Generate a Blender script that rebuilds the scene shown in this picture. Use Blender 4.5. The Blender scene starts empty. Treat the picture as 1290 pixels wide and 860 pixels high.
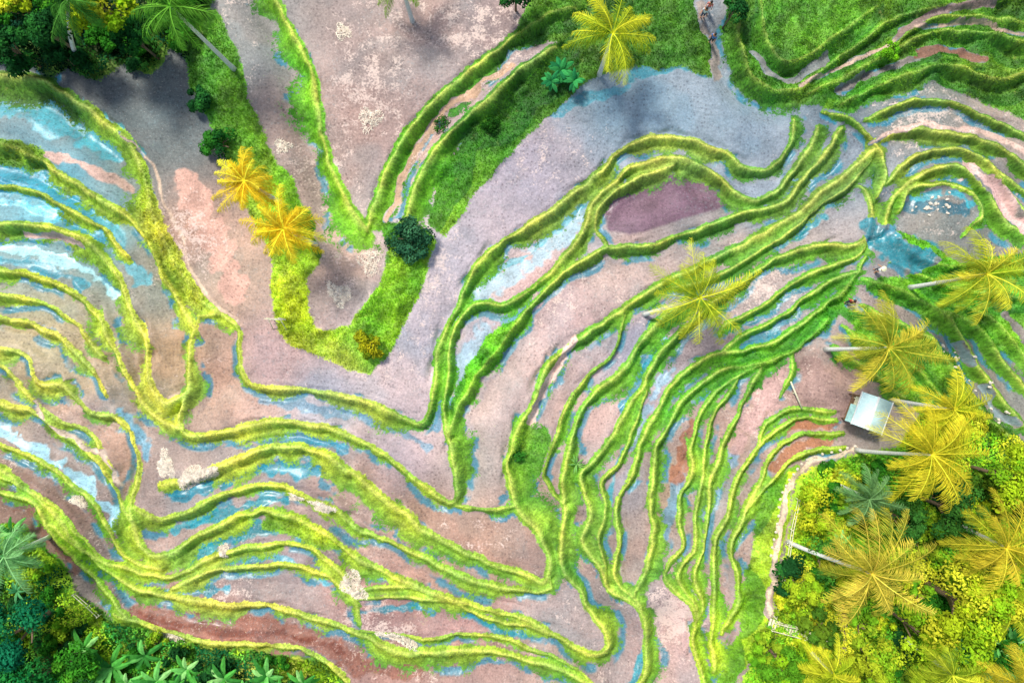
import bpy, math, random
import numpy as np
from mathutils import Vector, Matrix
random.seed(7)
rng=np.random.default_rng(7)
S=0.07; H=60.0; CX,CY=645.0,430.0
GAIN=0.82
def lin(c):
    c=np.asarray(c,dtype=float)/255.0
    return np.minimum(np.where(c<=0.04045,c/12.92,((c+0.055)/1.055)**2.4)/GAIN,.93)
scene=bpy.context.scene
COL=scene.collection
# ---------------------------------------------------------------- noise
def vn(X,Y,cell,seed):
    r=np.random.default_rng(seed).random((256,256))
    x=np.asarray(X,float)/cell+517.3; y=np.asarray(Y,float)/cell+311.7
    xi=np.floor(x).astype(int); yi=np.floor(y).astype(int)
    fx=x-xi; fy=y-yi; fx=fx*fx*(3-2*fx); fy=fy*fy*(3-2*fy)
    a=r[yi%256,xi%256]; b=r[yi%256,(xi+1)%256]; c=r[(yi+1)%256,xi%256]; d=r[(yi+1)%256,(xi+1)%256]
    return (a*(1-fx)+b*fx)*(1-fy)+(c*(1-fx)+d*fx)*fy
def fbm(X,Y,cell,seed,o=3):
    s=0;a=1;t=0
    for i in range(o):
        s=s+a*vn(X,Y,cell/2**i,seed+i*13); t+=a; a*=0.5
    return s/t
def smooth(pts,step=4.0):
    P=[np.array(p,float) for p in pts]
    P=[2*P[0]-P[1]]+P+[2*P[-1]-P[-2]]
    out=[]
    for i in range(1,len(P)-2):
        p0,p1,p2,p3=P[i-1:i+3]
        n=max(1,int(np.linalg.norm(p2-p1)/step))
        for k in range(n):
            t=k/n
            out.append(0.5*((2*p1)+(-p0+p2)*t+(2*p0-5*p1+4*p2-p3)*t*t+(-p0+3*p1-3*p2+p3)*t**3))
    out.append(P[-2])
    return np.array(out)
# ---------------------------------------------------------------- survey: bunds (lower side on the right hand of travel)
BUNDS=[
 (14,[(250,398),(275,396),(300,412),(300,440),(305,473),(325,487),(370,489),(420,497),(470,509),(510,526),(530,535),(541,520),(547,485),(552,440),(568,405),(586,365),(598,335),(628,308),(670,280),(710,252),(750,222),(778,195),(805,177),(840,172),(880,178),(915,193),(942,211),(965,216),(985,200),(997,178),(1001,150)]),
 (15,[(250,402),(240,430),(238,470),(229,508),(225,532),(240,548),(290,541),(340,531),(390,534),(430,545),(470,565),(510,593),(540,616),(568,634),(577,622),(572,590),(564,555),(560,510),(564,470),(568,430),(580,402),(596,385),(630,383),(665,368),(690,345),(718,315),(738,285),(750,250),(775,228),(800,207),(850,198),(890,210),(918,233),(945,252),(975,243),(1000,217),(1020,185),(1030,160)]),
 (18,[(205,612),(250,600),(300,576),(345,562),(398,570),(436,590),(470,616),(520,655),(570,688),(620,710),(660,724),(690,735),(699,718),(690,688),(675,665),(652,640),(641,610),(641,572),(655,532),(682,490),(705,450),(740,418),(780,395),(815,370),(858,345),(900,326),(950,300),(1000,270),(1050,232),(1103,188)]),
 (9,[(575,637),(610,640),(648,638)]),
 (13,[(564,555),(575,520),(592,485),(625,440),(655,400),(690,362),(728,330),(765,312),(810,310),(850,300),(895,283),(940,266),(985,254),(1012,225),(1040,190),(1062,160)]),
 (10,[(765,312),(752,285),(760,255),(793,228),(850,208)]),
 (14,[(168,640),(205,655),(245,640),(290,620),(340,611),(375,622),(420,640),(450,665),(500,690),(560,715),(620,738),(692,747),(702,730)]),
 (16,[(163,640),(178,688),(210,697),(250,673),(300,650),(345,646),(395,663),(430,690),(470,715),(520,735),(560,750),(600,765),(660,780),(700,800),(742,825),(764,815),(760,790),(740,760),(716,722),(706,690),(703,640),(704,600),(715,560),(742,512),(770,472),(800,436),(832,402),(870,372)]),
 (13,[(60,660),(110,697),(160,716),(215,727),(260,706),(310,690),(360,684),(400,698),(430,722),(448,755)]),
 (10,[(215,742),(260,722),(310,714),(360,712),(405,722),(440,744),(500,738),(560,752)]),
 (15,[(-60,560),(0,590),(60,640),(100,688),(150,733),(215,752),(270,760),(330,764),(390,778),(440,793),(500,820),(540,822),(600,820),(680,835),(740,862),(780,900)]),
 (10,[(448,755),(500,752),(560,757),(610,778),(670,790),(705,802)]),
 (8,[(455,794),(490,800),(540,804),(600,800),(660,812),(720,840),(770,880)]),
 (7,[(440,748),(450,765),(455,785)]),
 (14,[(790,900),(818,815),(802,772),(766,740),(745,700),(735,650),(740,602),(765,560),(785,520),(808,482),(830,445),(862,412),(905,375),(940,350),(985,322),(1030,308),(1070,309),(1092,295),(1096,262),(1086,232)]),
 (13,[(803,770),(782,722),(775,680),(785,630),(800,590),(810,550),(826,512),(850,475),(882,450),(930,442),(980,427),(1030,392),(1070,357),(1092,325)]),
 (12,[(800,752),(820,722),(830,684),(815,644),(822,606),(830,570),(846,532),(870,492),(902,466),(950,458),(1003,440),(1045,400)]),
 (11,[(848,724),(856,682),(850,642),(868,604),(871,560),(890,520),(906,492),(932,472),(960,458)]),
 (12,[(905,900),(882,852),(872,790),(852,742),(848,724)]),
 (12,[(872,790),(880,740),(882,700),(890,652),(896,610),(915,570),(930,530),(946,490),(962,462)]),
 (12,[(895,850),(900,820),(906,770),(900,722),(910,680),(920,632),(936,592),(956,560),(966,530),(1006,515),(1052,520)]),
 (12,[(915,802),(932,752),(926,702),(940,642),(958,602),(972,572),(1000,550),(1062,546)]),
 (9,[(940,645),(955,622),(975,602),(1005,575),(1065,562)]),
 (9,[(950,572),(962,556),(985,535),(1020,526),(1055,530)]),
 (9,[(985,500),(998,470),(1000,440)]),
 (12,[(905,420),(918,408),(962,385),(1010,350),(1050,334),(1082,324),(1096,298)]),
 (10,[(850,362),(900,350),(945,322),(995,292),(1030,262),(1066,238),(1100,200)]),
 (10,[(905,445),(930,425),(975,405),(1015,375),(1050,352),(1086,340)]),
 (9,[(708,645),(688,615),(684,590),(692,555),(712,520),(738,478),(765,445),(790,396)]),
 (9,[(770,742),(758,690),(756,650),(764,610),(782,575),(800,530),(812,490)]),
 (9,[(872,788),(862,740),(866,700),(872,650),(884,608),(892,562),(908,522),(930,478)]),
 (8,[(1035,140),(1070,150),(1104,180),(1118,215),(1108,250)]),
 # left fan
 (21,[(-40,85),(0,92),(60,103),(120,145),(165,182),(188,240),(206,300),(232,350),(262,384),(300,408)]),
 (15,[(-40,170),(0,180),(50,200),(102,235),(150,266),(182,300),(204,345),(230,385),(244,412)]),
 (15,[(-40,275),(0,280),(60,286),(112,305),(145,343),(163,385),(182,428),(189,480),(206,505),(232,492),(238,460)]),
 (16,[(-40,335),(0,340),(50,350),(100,374),(130,410),(147,450),(165,485),(190,520),(226,540)]),
 (11,[(-40,395),(0,400),(50,411),(90,440),(118,470),(132,500)]),
 (12,[(-20,438),(0,440),(30,450),(46,482),(82,486),(112,520),(150,527),(168,562),(172,600),(164,645)]),
 (9,[(-40,455),(0,462),(35,500),(75,530),(115,548),(142,590)]),
 (13,[(-40,490),(0,508),(40,520),(80,550),(120,578),(146,620),(165,662)]),
 (11,[(-40,540),(0,560),(50,582),(100,618),(130,655),(155,700),(205,718)]),
 (9,[(-40,575),(10,605),(55,628),(95,668),(130,710)]),
 (12,[(-40,600),(0,622),(40,632),(70,680),(130,742),(160,778)]),
 (13,[(140,772),(190,790),(240,805),(310,812),(380,820),(430,850),(460,900)]),
 (10,[(-30,366),(25,375),(70,390),(105,420),(128,450)]),
 (9,[(-30,235),(30,238),(80,262),(130,290),(160,325)]),
 # upper tongues
 (21,[(335,-40),(347,0),(366,35),(386,75),(397,115),(405,162),(418,212),(436,252),(462,285)]),
 (18,[(462,290),(478,232),(502,182),(535,138),(572,104),(612,74),(642,50),(690,18),(725,8)]),
 (19,[(508,285),(523,232),(545,190),(577,156),(622,118),(662,82),(700,58)]),
 # right-hand rim
 (14,[(930,10),(938,70),(962,107),(1002,112),(1042,82),(1082,55),(1130,22),(1200,4),(1300,-10)]),
 (12,[(955,-10),(966,45),(988,78),(1025,64),(1062,36),(1105,8)]),
 (14,[(1020,118),(1062,98),(1112,72),(1162,44),(1222,38),(1290,54),(1340,62)]),
 (15,[(1060,130),(1112,104),(1162,88),(1212,84),(1252,99),(1290,90),(1340,82)]),
 (12,[(1045,104),(1085,84),(1125,60),(1170,26),(1230,18),(1310,34)]),
 (13,[(1100,178),(1150,163),(1202,168),(1252,182),(1290,206),(1340,230)]),
 (9,[(1090,150),(1140,128),(1190,128),(1240,145),(1300,175)]),
 (10,[(1118,232),(1145,200),(1190,186),(1235,196),(1270,225),(1310,250)]),
 (13,[(1112,296),(1128,245),(1168,216),(1208,208),(1238,232),(1262,270),(1300,300)]),
 (11,[(1215,296),(1236,272),(1226,244),(1190,230),(1150,238),(1134,268)]),
 (10,[(1130,300),(1160,322),(1200,335),(1245,330),(1300,345)]),
 (9,[(1120,330),(1160,345),(1205,362),(1250,368),(1300,380)]),
 (13,[(1088,350),(1150,372),(1198,402),(1230,452),(1262,502),(1300,545)]),
 (12,[(1085,385),(1122,402),(1180,432),(1212,482),(1250,530),(1300,575)]),
 (10,[(1175,385),(1230,410),(1262,450),(1300,500)]),
 (10,[(1205,385),(1250,400),(1280,435),(1310,470)]),
 (9,[(1060,410),(1110,440),(1160,470),(1200,520)]),
 (9,[(1050,435),(1095,465),(1140,500)]),
 (9,[(1245,200),(1262,226),(1290,262),(1320,290)]),
]
GRASS=[
 [(540,285),(550,215),(590,156),(640,108),(690,66),(722,50),(744,100),(702,140),(664,170),(628,207),(595,252),(562,300)],
 [(345,325),(343,400),(356,432),(400,447),(466,472),(492,445),(514,405),(535,355),(552,310),(535,285),(470,275),(487,310),(487,340),(465,378),(440,410),(405,412),(388,395),(385,345)],
 [(225,40),(270,10),(303,75),(322,140),(340,190),(370,232),(398,280),(404,330),(390,350),(345,345),(338,308),(315,262),(290,215),(262,150),(235,110)],
 [(690,-40),(880,-40),(885,20),(903,70),(907,98),(870,88),(800,86),(745,100),(722,58),(690,45),(640,60)],
 [(925,-100),(1420,-100),(1420,140),(1290,150),(1240,120),(1180,98),(1120,122),(1070,140),(1020,135),(960,120),(925,95),(912,40)],
 [(1112,275),(1135,292),(1180,312),(1210,330),(1300,320),(1300,440),(1252,440),(1212,410),(1160,396),(1110,372),(1085,350),(1160,345)],
 [(1060,385),(1120,405),(1200,440),(1232,500),(1300,560),(1300,600),(1200,560),(1140,500),(1090,470),(1075,430)],
 [(955,640),(985,600),(1015,585),(998,640),(985,700),(975,770),(950,815),(930,860),(915,960),(890,960),(905,860),(935,790),(950,700)],
 [(648,548),(690,532),(697,560),(682,600),(660,605),(645,580)],
 [(566,510),(590,462),(612,420),(655,398),(645,425),(612,465),(582,505),(570,540)],
 [(1000,440),(1035,385),(1075,350),(1090,355),(1060,395),(1010,440)],
 [(178,200),(215,300),(262,380),(250,395),(200,340),(165,260)],
 [(905,452),(960,440),(1005,430),(1000,450),(935,470)],
 [(-60,172),(20,176),(60,192),(50,208),(-10,205),(-60,200)],
 [(330,655),(380,660),(430,690),(420,700),(370,678),(320,668)],
]
FOREST=[
 [(1012,602),(1062,577),(1095,570),(1130,560),(1160,520),(1200,500),(1290,560),(1420,580),(1420,970),(925,970),(935,860),(955,805),(975,775),(990,700),(1000,640)],
 [(-130,640),(20,665),(62,705),(95,755),(140,780),(200,803),(250,817),(330,825),(400,838),(440,862),(470,970),(-130,970)],
 [(-130,-110),(272,-110),(268,0),(240,35),(240,80),(215,60),(190,95),(150,78),(120,104),(85,88),(60,98),(30,72),(-130,76)],
]
MUDPOLY=[((112,86,98),[(760,265),(776,242),(808,226),(850,215),(885,222),(910,238),(924,252),(904,264),(862,276),(822,288),(792,296),(768,290)])]
# strokes: colour of ground (wet ones with reflected sky painted in), width, wetness, grass-clearing, points
STROKES=[
 ((78,164,176),42,.7,0,[(-40,118),(30,130),(95,160),(140,180)]),
 ((58,150,172),46,.7,0,[(-40,222),(30,228),(80,254),(120,285)]),
 ((92,190,206),16,.8,0,[(-40,252),(20,258),(60,268)]),
 ((96,166,174),20,.6,0,[(120,270),(150,310),(170,350)]),
 ((170,222,232),12,.9,1,[(-40,306),(20,314),(70,328),(112,348),(138,372)]),  # whitish sky reflection painted into the water colour
 ((60,146,160),16,.8,0,[(-40,320),(20,330),(70,344),(105,362)]),
 ((158,204,216),12,.9,0,[(-20,537),(40,566),(90,600),(125,634),(145,670)]),  # pale blue reflection on the water, painted as colour
 ((104,160,178),11,.8,0,[(150,520),(172,545),(185,575)]),
 ((150,186,198),9,.8,0,[(60,545),(100,570),(125,600)]),
 ((106,142,160),13,.7,0,[(330,506),(400,514),(460,530),(510,549),(538,567)]),  # blue-grey shade below the bund painted into this wet strip
 ((56,130,152),12,.8,0,[(250,564),(320,552),(380,554),(430,568)]),
 ((30,134,152),16,.9,0,[(225,626),(265,612),(320,594),(370,590),(410,600)]),  # water with the teal shadow below the bund painted in
 ((36,138,150),13,.9,0,[(215,670),(260,657),(310,637),(350,634)]),
 ((28,136,144),17,.9,0,[(200,712),(250,696),(300,674),(350,670),(390,686)]),
 ((70,154,170),11,.8,0,[(290,706),(340,703),(385,716),(410,738)]),
 ((40,134,150),12,.8,0,[(100,710),(150,734),(205,746),(280,742)]),
 ((40,136,150),10,.8,0,[(450,769),(500,769),(540,773)]),
 ((40,136,150),10,.8,0,[(560,762),(610,788),(660,804)]),
 ((150,178,188),32,.5,0,[(605,365),(652,338),(698,302),(728,275)]),
 ((80,158,170),9,.7,0,[(602,354),(652,324),(702,286),(742,250)]),
 ((146,172,184),26,.5,0,[(575,480),(592,445),(612,415)]),
 ((86,138,160),12,.7,0,[(552,540),(557,500),(562,460)]),
 ((94,144,160),12,.6,0,[(640,406),(680,378),(720,340)]),
 ((40,138,160),14,.9,0,[(836,430),(820,455),(805,485),(790,512)]),
 ((134,164,180),14,.7,0,[(852,462),(827,490),(814,530),(800,560)]),
 ((40,140,156),11,.9,0,[(905,456),(945,442),(985,416)]),
 ((40,140,152),12,.8,0,[(985,305),(1015,286),(1045,268)]),
 ((60,128,148),12,.8,0,[(945,404),(985,376),(1030,349)]),
 ((86,130,148),12,.6,0,[(990,242),(1015,218),(1032,186)]),
 ((130,154,172),18,.6,0,[(890,650),(905,610),(925,575)]),
 ((104,142,158),10,.7,0,[(842,680),(845,650),(862,600)]),
 ((46,128,142),12,.7,0,[(885,500),(905,480),(935,470)]),
 ((26,128,140),34,.9,1,[(1105,292),(1125,315),(1165,328)]),
 ((44,98,112),24,.8,1,[(1150,258),(1185,256),(1218,270)]),
 ((56,156,168),10,.8,0,[(1150,247),(1200,242),(1222,260)]),
 ((128,150,154),8,.5,1,[(1212,435),(1228,460)]),
 ((128,150,154),8,.5,1,[(1244,486),(1258,510),(1285,535)]),
 ((130,120,110),10,.2,1,[(1270,395),(1285,420),(1310,440)]),
 ((60,138,150),14,.8,0,[(800,94),(850,86),(890,88)]),
 ((80,146,160),12,.7,0,[(700,144),(740,124),(790,112)]),
 ((30,142,152),12,.9,0,[(800,860),(812,835),(822,812)]),
 ((50,146,160),7,.8,0,[(770,640),(775,600),(790,560)]),
 ((204,158,138),34,0,0,[(232,225),(255,275),(278,320),(298,365)]),
 ((226,190,170),9,0,1,[(724,430),(700,465),(665,530)]),
 ((184,148,140),22,0,0,[(985,470),(955,515),(932,562)]),
 ((150,122,114),46,0,0,[(1025,470),(1035,500),(1055,515)]),
 ((214,184,154),4,0,1,[(150,165),(190,205),(212,265),(236,325),(262,372),(305,410)]),
 ((188,152,120),9,0,1,[(488,275),(508,222),(530,178),(560,140),(600,108),(645,80)]),
 ((190,160,138),6,0,1,[(1008,108),(1060,82),(1110,57),(1160,31),(1230,27),(1300,44)]),
 ((124,84,64),13,0,1,[(1165,62),(1210,60),(1245,76)]),
 ((126,126,120),10,0,1,[(950,62),(975,92),(1005,95),(1045,68)]),
 ((122,112,104),10,0,1,[(1060,112),(1110,86),(1160,68)]),
 ((130,108,100),9,0,1,[(1130,45),(1180,15),(1250,5)]),
 ((146,132,120),13,0,1,[(908,98),(902,60),(890,30),(880,0)]),
 ((210,176,158),7,0,1,[(1100,176),(1150,158),(1202,160),(1252,170),(1300,196)]),
 ((214,176,166),20,0,1,[(1232,210),(1258,240),(1290,278),(1320,300)]),
 ((138,88,70),24,.3,0,[(170,785),(240,787),(320,794),(400,814),(450,838),(520,850)]),
 ((112,58,42),9,.3,0,[(170,778),(240,792),(300,797),(380,808),(430,826)]),
 ((126,88,74),24,.2,0,[(20,640),(50,668),(90,712)]),
 ((148,94,60),14,0,0,[(985,545),(1020,532),(1055,534)]),
 ((152,100,68),12,0,0,[(975,590),(1010,565),(1050,556)]),
 ((146,96,70),14,0,0,[(855,600),(862,570),(872,530)]),
 ((214,190,160),7,0,1,[(1080,566),(1040,580),(1006,604),(988,650),(977,710),(970,775)]),
 ((140,116,96),12,0,1,[(1066,770),(1058,820),(1050,880)]),
 ((216,192,170),6,0,1,[(40,510),(60,535),(100,560),(130,575),(150,612)]),
 ((208,168,150),9,0,1,[(60,196),(100,208),(135,224),(155,236)]),
 ((208,168,150),7,0,1,[(20,293),(60,297),(100,308)]),
]
MUD=[((168,157,164),(650,220)),((188,174,176),(560,330)),((176,147,141),(340,450)),((202,180,176),(500,480)),((134,152,162),(800,130)),((142,156,164),(900,140)),((132,146,156),(960,165)),((186,173,176),(520,420)),
 ((162,138,126),(380,160)),((170,140,128),(470,120)),((174,144,132),(560,50)),((146,126,120),(620,20)),((140,136,130),(310,40)),((188,158,138),(430,340)),((86,94,92),(180,100)),((98,106,102),(220,170)),((96,98,94),(120,110)),
 ((94,148,152),(60,250)),((110,146,142),(130,300)),((138,132,114),(180,340)),((172,152,114),(60,420)),((168,142,108),(100,470)),((152,130,120),(100,530)),((162,132,98),(215,450)),((168,138,120),(275,480)),((184,144,122),(250,290)),((192,158,132),(290,350)),
 ((172,161,155),(610,580)),((174,157,153),(620,500)),((184,157,155),(700,380)),((170,151,147),(780,340)),((162,153,159),(400,520)),((166,153,159),(500,570)),((168,139,125),(450,610)),((176,141,122),(600,680)),((162,133,116),(540,650)),((150,131,125),(350,640)),((152,131,129),(350,700)),((136,117,111),(320,745)),((154,119,111),(600,790)),((154,115,105),(480,780)),((148,97,78),(300,790)),((128,96,80),(40,650)),((152,127,112),(200,580)),
 ((172,141,127),(680,620)),((166,139,125),(730,680)),((156,133,121),(770,700)),((136,127,129),(790,620)),((160,129,103),(850,620)),((136,133,129),(900,620)),((180,150,143),(850,780)),((154,129,115),(930,650)),((174,145,135),(750,540)),((154,143,149),(800,450)),((140,135,135),(900,300)),((119,129,137),(960,260)),((111,121,129),(1060,200)),((123,123,117),(1150,150)),((172,143,133),(960,340)),((152,139,131),(1000,310)),((144,119,109),(1030,490)),((119,119,113),(1200,280)),((154,137,125),(1250,150)),((154,125,111),(940,560)),((126,121,109),(1220,450)),((116,118,110),(1000,30)),((112,114,102),(1200,60)),((154,135,125),(720,800))]
GRS=[((92,134,36),(60,130)),((150,176,48),(150,190)),((190,196,62),(210,320)),((142,176,50),(60,290)),((166,190,50),(60,350)),((188,194,74),(60,450)),((190,198,74),(170,520)),((154,186,54),(60,620)),
 ((84,142,34),(270,120)),((102,168,32),(390,110)),((118,176,30),(430,250)),((170,196,30),(380,400)),((122,174,28),(500,400)),((106,168,30),(520,200)),((72,136,28),(600,170)),((66,114,28),(680,100)),((84,144,32),(600,80)),((62,112,28),(830,40)),
 ((130,154,58),(700,240)),((148,174,72),(850,175)),((126,178,50),(560,430)),((102,184,32),(610,450)),((174,186,84),(400,495)),((178,192,64),(300,545)),((174,194,58),(400,570)),((166,194,50),(350,650)),((156,182,56),(550,700)),((174,186,70),(300,760)),((152,180,54),(650,790)),
 ((122,172,48),(680,580)),((126,178,50),(720,500)),((132,174,58),(760,700)),((112,174,44),(850,500)),((100,166,38),(930,460)),((132,170,54),(900,650)),((124,172,50),(960,600)),((100,154,48),(900,320)),((90,158,34),(1030,390)),((112,144,58),(1050,250)),
 ((76,134,32),(960,90)),((96,154,36),(1080,90)),((92,144,36),(1200,60)),((92,138,40),(1250,110)),((140,156,56),(1170,180)),((102,172,34),(1170,300)),((110,168,42),(1240,400)),((108,164,44),(1130,440)),((152,188,40),(950,800)),((170,198,34),(1000,620)),((84,120,28),(1200,560)),((60,96,24),(1200,700)),((28,66,26),(40,780)),((22,50,24),(100,20)),((146,190,30),(70,720))]
# ---------------------------------------------------------------- rasterise the survey
g=1.4; x0,y0=-130.0,-110.0; nx=int(1550/g); ny=int(1080/g)
gx=x0+np.arange(nx)*g; gy=y0+np.arange(ny)*g
GX,GY=np.meshgrid(gx,gy)
R=52.0
LF=1.12; UF=.28
Q=np.full((ny,nx),9.0); SD=np.full((ny,nx),9.0); DL=np.full((ny,nx),R); DU=np.full((ny,nx),R); WL=np.full((ny,nx),12.0); D=np.full((ny,nx),R); FE=np.zeros((ny,nx))
def window(ax,ay,bx,by,r):
    i0=max(0,int((min(ax,bx)-r-x0)/g)); i1=min(nx,int((max(ax,bx)+r-x0)/g)+2)
    j0=max(0,int((min(ay,by)-r-y0)/g)); j1=min(ny,int((max(ay,by)+r-y0)/g)+2)
    return i0,i1,j0,j1
for ci,(w,pts) in enumerate(BUNDS):
    P=smooth(pts,5.0)
    wv_=np.clip((P[:,0]-640)/40,0,1)*np.clip((P[:,1]-400)/60,0,1)*np.clip((1010-P[:,0])/40,0,1)
    P=P+6.0*np.stack([fbm(P[:,0],P[:,1],20,50,2)-.5,fbm(P[:,0],P[:,1],20,80,2)-.5],1)+(wv_*20)[:,None]*np.stack([vn(P[:,0],P[:,1],42,55)-.5,.3*vn(P[:,0],P[:,1],42,85)-.15],1)
    n=len(P)
    wn=w*np.clip(-.25+2.5*fbm(P[:,0],P[:,1],36,200+ci,2),.35,1.9)*np.clip(np.minimum(np.arange(n),n-1-np.arange(n))/5.0+.35,0,1)
    wu=w*(0.5+.9*fbm(P[:,0],P[:,1],14,300+ci,2))
    fe=np.clip(np.minimum(np.arange(n),n-1-np.arange(n))/7.0,0,1)
    for k in range(n-1):
        ax,ay=P[k]; bx,by=P[k+1]
        i0,i1,j0,j1=window(ax,ay,bx,by,R)
        if i1<=i0 or j1<=j0: continue
        dx,dy=bx-ax,by-ay; L2=dx*dx+dy*dy+1e-9
        px=GX[j0:j1,i0:i1]-ax; py=GY[j0:j1,i0:i1]-ay
        t=(px*dx+py*dy)/L2
        tc=np.clip(t,0,1)
        d=np.hypot(px-tc*dx,py-tc*dy)
        cr=(dx*py-dy*px)>0
        ww=wn[k]
        e=np.where(cr,d/(LF*ww),d/(UF*wu[k]))
        q=Q[j0:j1,i0:i1]; m=e<q
        q[m]=e[m]; s=SD[j0:j1,i0:i1]; s[m]=np.where(cr,e,-e)[m]
        dd=D[j0:j1,i0:i1]; np.minimum(dd,d,out=dd)
        ok=np.ones_like(cr)
        if k==0: ok=t>=0
        if k==n-2: ok=t<=1
        a=DL[j0:j1,i0:i1]; m=cr&ok&(d<a); a[m]=d[m]; WL[j0:j1,i0:i1][m]=ww; FE[j0:j1,i0:i1][m]=fe[k]
        a=DU[j0:j1,i0:i1]; m=(~cr)&ok&(d<a); a[m]=d[m]
def blur(A,r,it=2):
    for _ in range(it):
        for ax in (0,1):
            pad=[(0,0),(0,0)]; pad[ax]=(r+1,r)
            c=np.cumsum(np.pad(A,pad,mode='edge'),axis=ax)
            n=2*r+1
            if ax==0: A=(c[n:]-c[:-n])/n
            else: A=(c[:,n:]-c[:,:-n])/n
    return A
def inpoly(poly,X,Y):
    m=np.zeros(X.shape,bool); n=len(poly)
    for i in range(n):
        xa,ya=poly[i]; xb,yb=poly[(i+1)%n]
        if ya==yb: continue
        c=((ya>Y)!=(yb>Y))&(X<(xb-xa)*(Y-ya)/(yb-ya)+xa)
        m^=c
    return m
WX=GX+14*(fbm(GX,GY,24,5,3)-.5); WY=GY+14*(fbm(GX,GY,24,6,3)-.5)
def idw(anch,X,Y,p=3.2):
    num=np.zeros(X.shape+(3,)); den=np.zeros(X.shape)
    for c,(ax,ay) in anch:
        w=1.0/((X-ax)**2+(Y-ay)**2+250.0)**(p/2)
        num+=w[...,None]*lin(c); den+=w
    return num/den[...,None]
mud=idw(MUD,WX,WY); gcol=idw(GRS,WX,WY)
gm=np.clip(1.5-Q,0,1)
gpoly=np.zeros((ny,nx))
for p in GRASS: gpoly=np.maximum(gpoly,inpoly(p,WX,WY).astype(float))
forest=np.zeros((ny,nx))
for p in FOREST: forest=np.maximum(forest,inpoly(p,WX,WY).astype(float))
gpb=blur(gpoly,2,2); fob=blur(forest,3,2)
st=3
free=(np.maximum(gm,np.maximum(gpb,fob))[::st,::st]<0.45)
lab=np.where(free,np.arange(free.size).reshape(free.shape)+1,0)
for _ in range(600):
    n=lab.copy()
    n[1:]=np.maximum(n[1:],lab[:-1]); n[:-1]=np.maximum(n[:-1],lab[1:])
    n[:,1:]=np.maximum(n[:,1:],lab[:,:-1]); n[:,:-1]=np.maximum(n[:,:-1],lab[:,1:])
    n[~free]=0
    if (n==lab).all(): break
    lab=n
hsh=np.modf(np.abs(np.sin(lab*12.9898)*43758.5453))[0]
tone=0.82+0.32*hsh; tone[lab==0]=1
hue=np.modf(hsh*7.77)[0]-.5; hue[lab==0]=0
up=lambda A: blur(np.repeat(np.repeat(A,st,0),st,1)[:ny,:nx],1,1)
tone=up(tone); hue=up(hue)
mud=mud*tone[...,None]*np.stack([1+.16*hue,1+0*hue,1-.16*hue],-1)
patch=fbm(GX,GY,16,401,3)
lowside=(SD>0)
gm=gm-np.where(lowside,np.clip(SD-.40,0,1)*1.0*np.clip((patch-.45)*5,0,1),0)
gm=np.clip(gm,0,1)
gm=np.maximum(gm,np.maximum(gpb,fob))
m1=fbm(GX,GY,46,701,4)-.5; m2=fbm(GX,GY,18,711,4)-.5
mud=mud*(1+m1[...,None]*np.array([.50,.30,.18])+m2[...,None]*np.array([.46,.43,.43]))
wet=np.clip((fbm(GX,GY,70,77,3)-.35)*1.4,0,.4)
foot=np.clip((1-np.abs(DL-LF*WL-.5)/6.0)*3.0,0,1)
fn=fbm(GX,GY,34,31,3)
foot=foot*np.clip((fn-0.43)*14,0,1)*(forest<.5)*np.clip((DU-2)/4,0,1)
fc=lin((42,126,146));  # teal water at the riser foot, its bluish shadow painted in
mud=mud*(1-foot[...,None]*.82)+fc*foot[...,None]*.82
wet=np.maximum(wet,foot*.8)
big=np.clip((fbm(GX,GY,60,44,3)-.55)*8,0,1)*.4
mud=mud*(1-big[...,None])+(mud*np.array([.74,1.0,1.10]))*big[...,None]
for c,poly in MUDPOLY:
    pm=blur(inpoly(poly,GX*.6+WX*.4,GY*.6+WY*.4).astype(float),1,1)[...,None]
    mud=mud*(1-pm)+lin(c)*(1+m2[...,None]*1.0+m1[...,None]*np.array([.3,.6,.4]))*pm
clear=np.zeros((ny,nx)); 
nA=fbm(GX,GY,12,901,3)-.5; nB=fbm(GX,GY,30,911,2)-.5
for si,(c,w,we,cl,pts) in enumerate(STROKES):
    P=smooth(pts,5); hw=w/2.0
    F=np.full((ny,nx),1e3)
    for k in range(len(P)-1):
        ax,ay=P[k]; bx,by=P[k+1]
        i0,i1,j0,j1=window(ax,ay,bx,by,hw+18)
        if i1<=i0 or j1<=j0: continue
        dx,dy=bx-ax,by-ay
        px=WX[j0:j1,i0:i1]-ax; py=WY[j0:j1,i0:i1]-ay
        tc=np.clip((px*dx+py*dy)/(dx*dx+dy*dy+1e-9),0,1)
        f=F[j0:j1,i0:i1]; np.minimum(f,np.hypot(px-tc*dx,py-tc*dy),out=f)
    edge=max(1.6,hw*.28)
    nf_=min(1.0,26.0/w)
    nz=(np.roll(nA,(si*37,si*91),(0,1))*2.2+np.roll(nB,(si*53,si*29),(0,1))*1.2)*hw*nf_
    m=np.clip((hw-F+nz)/edge+.3,0,1)
    k=m*(0.9 if not we else 0.85)
    mud=mud*(1-k[...,None])+lin(c)*(1+m2*.9)[...,None]*k[...,None]
    wet=wet*(1-m)+m*we if not we else np.maximum(wet,m*we)
    if cl: clear=np.maximum(clear,np.clip((hw-F+nA*hw)/1.5+.5,0,1))
gm=gm*(1-clear)
wet*=0.9+.3*fbm(GX,GY,10,3,2)
mud=np.clip(mud,.01,.95)
crest=np.exp(-((SD+.05)/0.20)**2)*(Q<2)
foot_shade=np.clip((SD-0.30)/0.65,0,1)*(SD>0)*(Q<1.6)*(1-.15*gpb)  # shade on the lower bank, painted into the grass colour
cy=lin((210,212,104))
kc=(crest*.60*(1-.5*gpb))[...,None]
gcol=gcol*(1-kc)+cy*kc
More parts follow.
